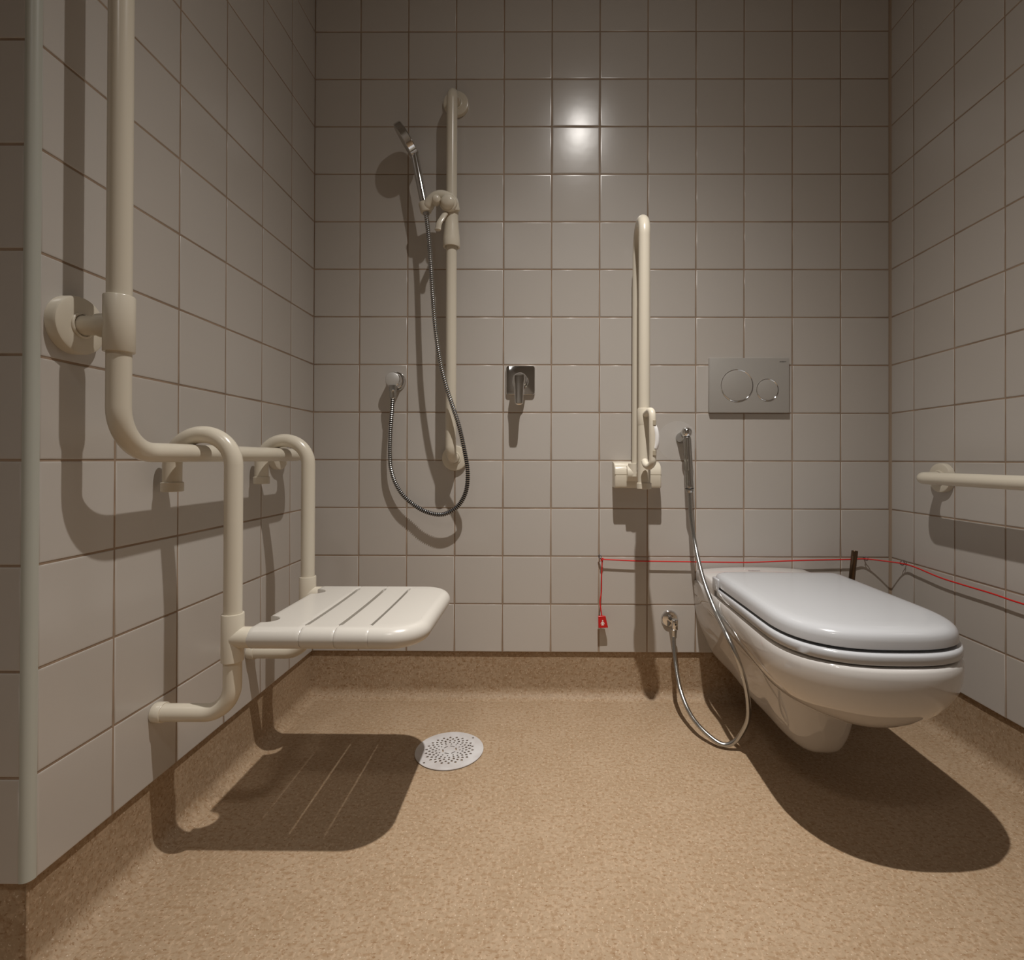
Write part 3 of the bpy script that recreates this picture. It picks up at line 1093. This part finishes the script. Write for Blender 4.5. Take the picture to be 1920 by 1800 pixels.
def fill_strip(bm, ring, crown=0.0, nback=5):
    """cap a d_loop ring with strips across the width"""
    n = len(ring)
    body = ring[:n - nback]
    q = len(body)
    rows_ = []
    N = 12
    for k in range(q // 2):
        a, c = body[k], body[q - 1 - k]
        line = [a]
        for j in range(1, N):
            s = j / N
            p = a.co.lerp(c.co, s)
            p.z += crown * (1 - (2 * s - 1) ** 2) * min(1.0, (q // 2 - k) / 6.0)
            line.append(bm.verts.new(p))
        line.append(c)
        rows_.append(line)
    for a, c in zip(rows_, rows_[1:]):
        for j in range(N):
            bm.faces.new((a[j], a[j + 1], c[j + 1], c[j]))
    if q % 2:
        mid = body[q // 2]
        for j in range(N):
            bm.faces.new((rows_[-1][j], rows_[-1][j + 1], mid))
    bmesh.ops.holes_fill(bm, edges=[e for e in bm.edges if e.is_boundary], sides=0)


# --- bowl: basin shell plus trap body, one ceramic mesh
bm = bmesh.new()
YBK = D - 0.0004
lv = [(0.3755, 0.168, 0.168, 0.930, 0.19, 2.6), (0.3735, 0.1745, 0.1745, 0.921, 0.19, 2.6), (0.368, 0.1785, 0.1785, 0.9165, 0.19, 2.55), (0.355, 0.1800, 0.1805, 0.9150, 0.19, 2.5),
      (0.335, 0.1790, 0.1800, 0.9155, 0.19, 2.45), (0.315, 0.172, 0.1780, 0.9190, 0.19, 2.4), (0.295, 0.155, 0.1720, 0.9270, 0.19, 2.35), (0.275, 0.135, 0.1600, 0.9400, 0.185, 2.3),
      (0.257, 0.110, 0.1430, 0.9570, 0.18, 2.2), (0.242, 0.09, 0.1220, 0.9780, 0.17, 2.1), (0.230, 0.07, 0.0980, 1.003, 0.16, 2.0), (0.222, 0.05, 0.072, 1.030, 0.14, 2.0), (0.2175, 0.03, 0.040, 1.065, 0.10, 2.0)]
loops = []
for z, hb_, hf_, yf, Lf, p in lv:
    yb_ = YBK if z > 0.34 else YBK - (0.34 - z) * 1.2
    loops.append(d_loop(hb_, hf_, yf, yb_, Lf, p, z))
rings = loft(bm, loops, cap0=False, cap1=True)
fill_strip(bm, rings[0], 0.0)
# trap body: sections along Y
secs = [
    (YBK, [(0.1745, 0.372), (0.1745, 0.33), (0.1740, 0.30), (0.1650, 0.25), (0.1400, 0.19), (0.1130, 0.140), (0.070, 0.117), (0.0, 0.113)]),
    (1.59, [(0.1745, 0.372), (0.1745, 0.33), (0.1735, 0.295), (0.162, 0.243), (0.135, 0.183), (0.108, 0.134), (0.065, 0.112), (0.0, 0.108)]),
    (1.52, [(0.172, 0.370), (0.171, 0.32), (0.163, 0.275), (0.140, 0.222), (0.114, 0.165), (0.090, 0.118), (0.055, 0.098), (0.0, 0.094)]),
    (1.42, [(0.160, 0.365), (0.155, 0.31), (0.138, 0.262), (0.115, 0.208), (0.098, 0.152), (0.080, 0.102), (0.048, 0.082), (0.0, 0.078)]),
    (1.34, [(0.140, 0.360), (0.132, 0.31), (0.118, 0.262), (0.100, 0.205), (0.087, 0.150), (0.071, 0.097), (0.042, 0.072), (0.0, 0.067)]),
    (1.265, [(0.120, 0.350), (0.112, 0.31), (0.104, 0.262), (0.093, 0.205), (0.082, 0.150), (0.066, 0.095), (0.038, 0.067), (0.0, 0.062)]),
    (1.205, [(0.100, 0.340), (0.096, 0.31), (0.092, 0.262), (0.082, 0.207), (0.072, 0.153), (0.058, 0.103), (0.034, 0.075), (0.0, 0.070)]),
    (1.168, [(0.075, 0.330), (0.072, 0.31), (0.070, 0.262), (0.063, 0.210), (0.054, 0.160), (0.042, 0.121), (0.024, 0.095), (0.0, 0.090)]),
    (1.150, [(0.045, 0.320), (0.044, 0.31), (0.042, 0.262), (0.037, 0.215), (0.032, 0.178), (0.024, 0.147), (0.014, 0.131), (0.0, 0.127)]),
]


def cm1(vals, t_):
    n = len(vals)
    i = min(int(t_), n - 2)
    f = t_ - i
    g = lambda k: Vector(vals[max(0, min(n - 1, k))]).to_3d()
    a, b_, c, d = g(i - 1), g(i), g(i + 1), g(i + 2)
    return 0.5 * ((2 * b_) + (c - a) * f + (2 * a - 5 * b_ + 4 * c - d) * f * f + (3 * b_ - a - 3 * c + d) * f ** 3)


SUB = 5
fine = []
for y, s in secs:
    q = [cm1([(h_, z_) for h_, z_ in s], k / SUB) for k in range((len(s) - 1) * SUB + 1)]
    fine.append((y, [(max(0.0, v.x), v.y) for v in q]))
ns = len(fine)
loops = []
for k in range((ns - 1) * 5 + 1):
    t_ = k / 5
    i = min(int(t_), ns - 2)
    f = t_ - i

    def g(j, q):
        j = max(0, min(ns - 1, j))
        return Vector((fine[j][1][q][0], fine[j][0], fine[j][1][q][1]))
    row = []
    nq = len(fine[0][1])
    for q in range(nq):
        a, b_, c, d = g(i - 1, q), g(i, q), g(i + 1, q), g(i + 2, q)
        v = 0.5 * ((2 * b_) + (c - a) * f + (2 * a - 5 * b_ + 4 * c - d) * f * f + (3 * b_ - a - 3 * c + d) * f ** 3)
        row.append(v)
    left = [(XT - max(0, v.x), v.y, v.z) for v in row]
    rightp = [(XT + max(0, v.x), v.y, v.z) for v in reversed(row[:-1])]
    loops.append(left + rightp)
loft(bm, loops)
# rear deck between wall and lid
dl = []
for z, ins in ((0.362, 0.0), (0.385, 0.0), (0.398, 0.0008), (0.4035, 0.004), (0.4060, 0.010)):
    lp = []
    hw = 0.1760 - ins
    y0_ = 1.418 + ins * 0.5
    for i in range(9):
        s = -1 + 2 * i / 8
        crown = 0.0045 * (1 - s * s) * (1 if z > 0.40 else 0)
        lp.append((XT + s * hw, y0_, z))
    for i in range(9):
        s = 1 - 2 * i / 8
        lp.append((XT + s * (hw - 0.006 * abs(s) ** 6), YBK - ins * 0.3, z + 0.0075 * (1 - s * s) * (1 if z > 0.398 else 0)))
    dl.append(lp)
rg_ = loft(bm, dl, cap0=True, cap1=False)
top = rg_[-1]
for i in range(8):
    bm.faces.new((top[i], top[i + 1], top[16 - i], top[17 - i]))
bowl = obj('bowl', bm, CER, t, 42)

# --- seat ring
bm = bmesh.new()
loops = []
for z, ins in ((0.3775, 0.006), (0.3785, 0.0020), (0.381, 0.0), (0.3935, 0.0), (0.3970, 0.0015), (0.3985, 0.005)):
    loops.append(d_loop(0.1775 - ins, 0.1790 - ins, 0.9225 + ins, 1.405, 0.185, 2.65, z))
for z, ins in ((0.3985, 0.055), (0.395, 0.060), (0.380, 0.060), (0.3775, 0.055)):
    loops.append(d_loop(0.1765 - ins, 0.1755 - ins, 0.9215 + ins * 1.1, 1.405 - ins, 0.17, 2.3, z))
loops.append(loops[0])
rings_ = [[bm.verts.new(p) for p in lp] for lp in loops[:-1]]
rings_.append(rings_[0])
n = len(rings_[0])
for a, c in zip(rings_, rings_[1:]):
    for k in range(n):
        bm.faces.new((a[k], a[(k + 1) % n], c[(k + 1) % n], c[k]))
obj('seat', bm, LIDM, t, 45)

# --- lid
bm = bmesh.new()
loops = []
for z, ins in ((0.4055, 0.004), (0.4040, 0.0015), (0.4055, 0.0), (0.418, 0.0005), (0.4250, 0.0022), (0.4300, 0.0055), (0.4338, 0.0110), (0.4358, 0.018), (0.4370, 0.030)):
    loops.append(d_loop(0.1750 - ins, 0.1745 - ins, 0.9320 + ins, 1.4300 - ins * 0.3, 0.180, 2.75, z))
rings_ = loft(bm, loops, cap0=False, cap1=False)
fill_strip(bm, rings_[-1], 0.0012)
# underside
bot = rings_[0]
lid = obj('lid', bm, LIDM, t, 45)
for sx in (-1, 1):
    bm = bmesh.new()
    box(bm, (XT + sx * 0.1745 - 0.004, 1.385, 0.390), (XT + sx * 0.1745 + 0.004, 1.4285, 0.425), 0.0035, 3)
    obj('hinge_cover', bm, LIDM, lid)
text_mesh('lettering', 'DURAVIT', 0.011, INKG, bowl, Matrix.Translation((XT - 0.012, 1.553, 0.4140)) @ Matrix.Rotation(radians(1), 4, 'X'), 0.035)

# ------------------------------------------------------------------ toilet brush behind the bowl
t = empty('toilet_brush', (0.890, 1.550, 0.0), 'toilet brush with dark metal handle standing behind the toilet in the corner', 'toilet brush')
obj('holder', L((0.895, 1.545, 0.0), (0, 0, 1), [(0.0, 0), (0.042, 0), (0.043, 0.002), (0.043, 0.24), (0.041, 0.243), (0.012, 0.245), (0, 0.245)], 36), BRONZE, t)
hdl = obj('handle', L((0.897, 1.548, 0.235), (0.115, 0.01, 1), [(0.0085, 0), (0.0085, 0.221), (0.0088, 0.222), (0.0088, 0.240), (0.0080, 0.2415), (0, 0.2415)], 24), BRONZE, t)

# ------------------------------------------------------------------ emergency cord and hooks
t = empty('emergency_cord', (0.176, 1.597, 0.4367), 'thin red emergency pull cord strung along back and right wall above skirting', 'pull cord')
cpts = [(0.1745, 1.597, 0.4370), (0.2926, 1.597, 0.4322), (0.4567, 1.597, 0.4304), (0.5879, 1.597, 0.4293), (0.6534, 1.597, 0.4303), (0.7843, 1.597, 0.4358), (0.9315, 1.597, 0.4396), (0.9838, 1.597, 0.4415),
        (1.030, 1.568, 0.4400), (1.058, 1.5365, 0.4392), (1.058, 1.4836, 0.4392), (1.058, 1.3976, 0.4314), (1.058, 1.3261, 0.4300), (1.058, 1.2316, 0.4301), (1.058, 1.1498, 0.4278), (1.058, 0.95, 0.432), (1.058, 0.70, 0.440)]
obj('cord', tube(catmull(cpts, 5), 0.0020, 8), RED, t)
obj('hanging_cord', tube(catmull([(0.1700, 1.601, 0.4395), (0.1765, 1.597, 0.4340), (0.176, 1.597, 0.4250), (0.1745, 1.597, 0.3857), (0.1738, 1.597, 0.3365), (0.1695, 1.595, 0.3075), (0.1718, 1.593, 0.2851), (0.1752, 1.590, 0.2610)], 5), 0.0020, 8), RED, t)
bm = bmesh.new()
for k in range(3):
    an = k * pi / 3
    cpt = [Vector((0.1762 + 0.0040 * cos(2 * pi * i / 10) * cos(an), 1.5965 + 0.0030 * sin(2 * pi * i / 10), 0.4365 + 0.0035 * cos(2 * pi * i / 10 + an) + (k - 1) * 0.001)) for i in range(11)]
    sweep(bm, cpt, 0.0017, 8)
obj('knot', bm, RED, t)
bm = bmesh.new()
outl = [(0.1636, 0.2632), (0.1642, 0.2645), (0.1720, 0.2652), (0.1840, 0.2648), (0.1862, 0.2636), (0.1934, 0.2315), (0.1924, 0.2299), (0.1660, 0.2286), (0.1642, 0.2294)]
oc = (0.178, 0.247)
lps = []
for yy, s in ((1.5945, 0.93), (1.5935, 1.0), (1.5875, 1.0), (1.5865, 0.95)):
    lps.append([(oc[0] + (x - oc[0]) * s, yy, oc[1] + (z - oc[1]) * s) for x, z in outl])
loft(bm, lps)
tag = obj('tag', bm, REDP, t, 40)
bm = bmesh.new()
yt = 1.5863


def flat(pts2):
    vs = [bm.verts.new((x, yt, z)) for x, z in pts2]
    vb = [bm.verts.new((x, yt + 0.0004, z)) for x, z in pts2]
    bm.faces.new(vs)
    bm.faces.new(vb[::-1])
    n = len(vs)
    for i in range(n):
        bm.faces.new((vs[i], vs[(i + 1) % n], vb[(i + 1) % n], vb[i]))


px_, pz_ = 0.1768, 0.2440
flat([(px_ + 0.0021 * cos(radians(a)), pz_ + 0.0072 + 0.0023 * sin(radians(a))) for a in range(0, 360, 30)])
flat([(px_ - 0.0032, pz_ + 0.0040), (px_ + 0.0032, pz_ + 0.0040), (px_ + 0.0022, pz_ - 0.0015), (px_ + 0.0040, pz_ - 0.0068), (px_ - 0.0040, pz_ - 0.0068), (px_ - 0.0022, pz_ - 0.0015)])
flat([(px_ - 0.0036, pz_ + 0.0034), (px_ - 0.0062, pz_ - 0.0028), (px_ - 0.0048, pz_ - 0.0034), (px_ - 0.0026, pz_ + 0.0014)])
flat([(px_ + 0.0036, pz_ + 0.0034), (px_ + 0.0026, pz_ + 0.0014), (px_ + 0.0048, pz_ - 0.0034), (px_ + 0.0062, pz_ - 0.0028)])
obj('person_symbol', bm, TAGW, tag, smooth=False)


def eye_hook(pos, n, label):
    o = empty('screw_eye', pos, label, 'screw eye', 'screw eyes guiding the red cord')
    pos, n = Vector(pos), Vector(n)
    obj('shank', tube([pos - n * 0.0, pos + n * 0.008], 0.0016, 10), SCREW, o)
    c = pos + n * 0.0135
    s_ = Vector((0, 0, 1))
    bm = bmesh.new()
    side_ = (n * 0.75 + (Vector((0.66, 0, 0)) if abs(n.y) > 0.5 else Vector((0, 0.66, 0)))).normalized()
    pts = [c + (side_ * cos(a) + s_ * sin(a)) * 0.0056 for a in [2 * pi * k / 18 + 0.4 for k in range(19)]]
    sweep(bm, pts, 0.0013, 8)
    obj('eye', bm, SCREW, o)


eye_hook((0.1694, D - 0.0002, 0.4450), (0, -1, 0), 'small zinc screw eye where the red cord is knotted above the tag')
eye_hook((0.9880, D - 0.0002, 0.4418), (0, -1, 0), 'small zinc screw eye on the back wall beside the dark brush handle')
eye_hook((XR - 0.0002, 1.5420, 0.4400), (-1, 0, 0), 'small zinc screw eye on the right wall just past the corner')

# ------------------------------------------------------------------ right wall grab bar
t = empty('wall_grab_bar', (XR, 1.40, 0.698), 'straight horizontal cream grab bar on the right wall beside the toilet', 'grab rail')
obj('rail', tube(fillet([(XR - 0.006, 1.398, 0.698), (0.9985, 1.398, 0.698), (0.9985, 0.50, 0.698), (XR - 0.006, 0.50, 0.698)], 0.040, 14), R, 28), CREAM, t)
for yy in (1.398, 0.50):
    ro = obj('rosette', rosette((XR - 0.0002, yy, 0.698), (-1, 0, 0), 0.0395, 0.015), CREAM, t)
    obj('ring', L((XR - 0.015, yy, 0.698), (-1, 0, 0), [(0.0205, 0.0), (0.0205, 0.0022), (0.0190, 0.003), (0.0165, 0.003), (0.0165, 0)]), CREAM, ro)

# ------------------------------------------------------------------ floor drain cover with real perforations
bm = bmesh.new()


def spline(pts2):
    vs = [bm.verts.new((x, y, 0)) for x, y in pts2]
    for i in range(len(vs)):
        bm.edges.new((vs[i], vs[(i + 1) % len(vs)]))


RD = 0.0862
spline([(RD * cos(2 * pi * k / 72), RD * sin(2 * pi * k / 72)) for k in range(72)])
cnt = [(0.0262, 12, 0.0027, 0), (0.0340, 20, 0.0033, 0.5), (0.0422, 22, 0.0038, 0), (0.0502, 22, 0.0040, 0.5), (0.0582, 22, 0.0041, 0)]
for rr_, nh, hr, ph in cnt:
    for k in range(nh):
        a = 2 * pi * (k + ph) / nh
        pts2 = []
        for j in range(8):
            b_ = 2 * pi * j / 8
            rad_ = hr * (1.2 if j == 0 else 0.76)
            du, dv = rad_ * cos(b_), rad_ * 1.05 * sin(b_)
            pts2.append((cos(a) * (rr_ + du) - sin(a) * dv, sin(a) * (rr_ + du) + cos(a) * dv))
        spline(pts2)
for k in range(6):
    a = pi / 3 * k + 0.25
    u_, v_ = (cos(a), sin(a)), (-sin(a), cos(a))
    spline([(u_[0] * (0.0165 + du) + v_[0] * dv, u_[1] * (0.0165 + du) + v_[1] * dv) for du, dv in ((-0.0016, -0.0058), (0.0016, -0.0062), (0.0016, 0.0062), (-0.0016, 0.0058))])
for ax_, ay_ in ((0.052, 0.057), (-0.052, -0.057), (0.050, 0.020)):
    spline([(ax_ + 0.0028 * cos(2 * pi * k / 10), ay_ + 0.0028 * sin(2 * pi * k / 10)) for k in range(10)])
bmesh.ops.triangle_fill(bm, edges=bm.edges[:], use_beauty=True, use_dissolve=False, normal=(0, 0, 1))
ex = bmesh.ops.extrude_face_region(bm, geom=bm.faces[:])
bmesh.ops.translate(bm, verts=[v for v in ex['geom'] if isinstance(v, bmesh.types.BMVert)], vec=(0, 0, 0.0014))
bmesh.ops.recalc_face_normals(bm, faces=bm.faces[:])
me = bpy.data.meshes.new('drain_cover')
bm.to_mesh(me)
bm.free()
me.name = 'drain_cover'
me.materials.clear()
me.materials.append(DRAINM)
o = bpy.data.objects.new('drain_cover', me)
COL.objects.link(o)
o.location = (-0.2425, 1.3225, 0.0016)
o['label'] = 'round white perforated floor drain cover in front of the back wall'
o['category'] = 'drain cover'
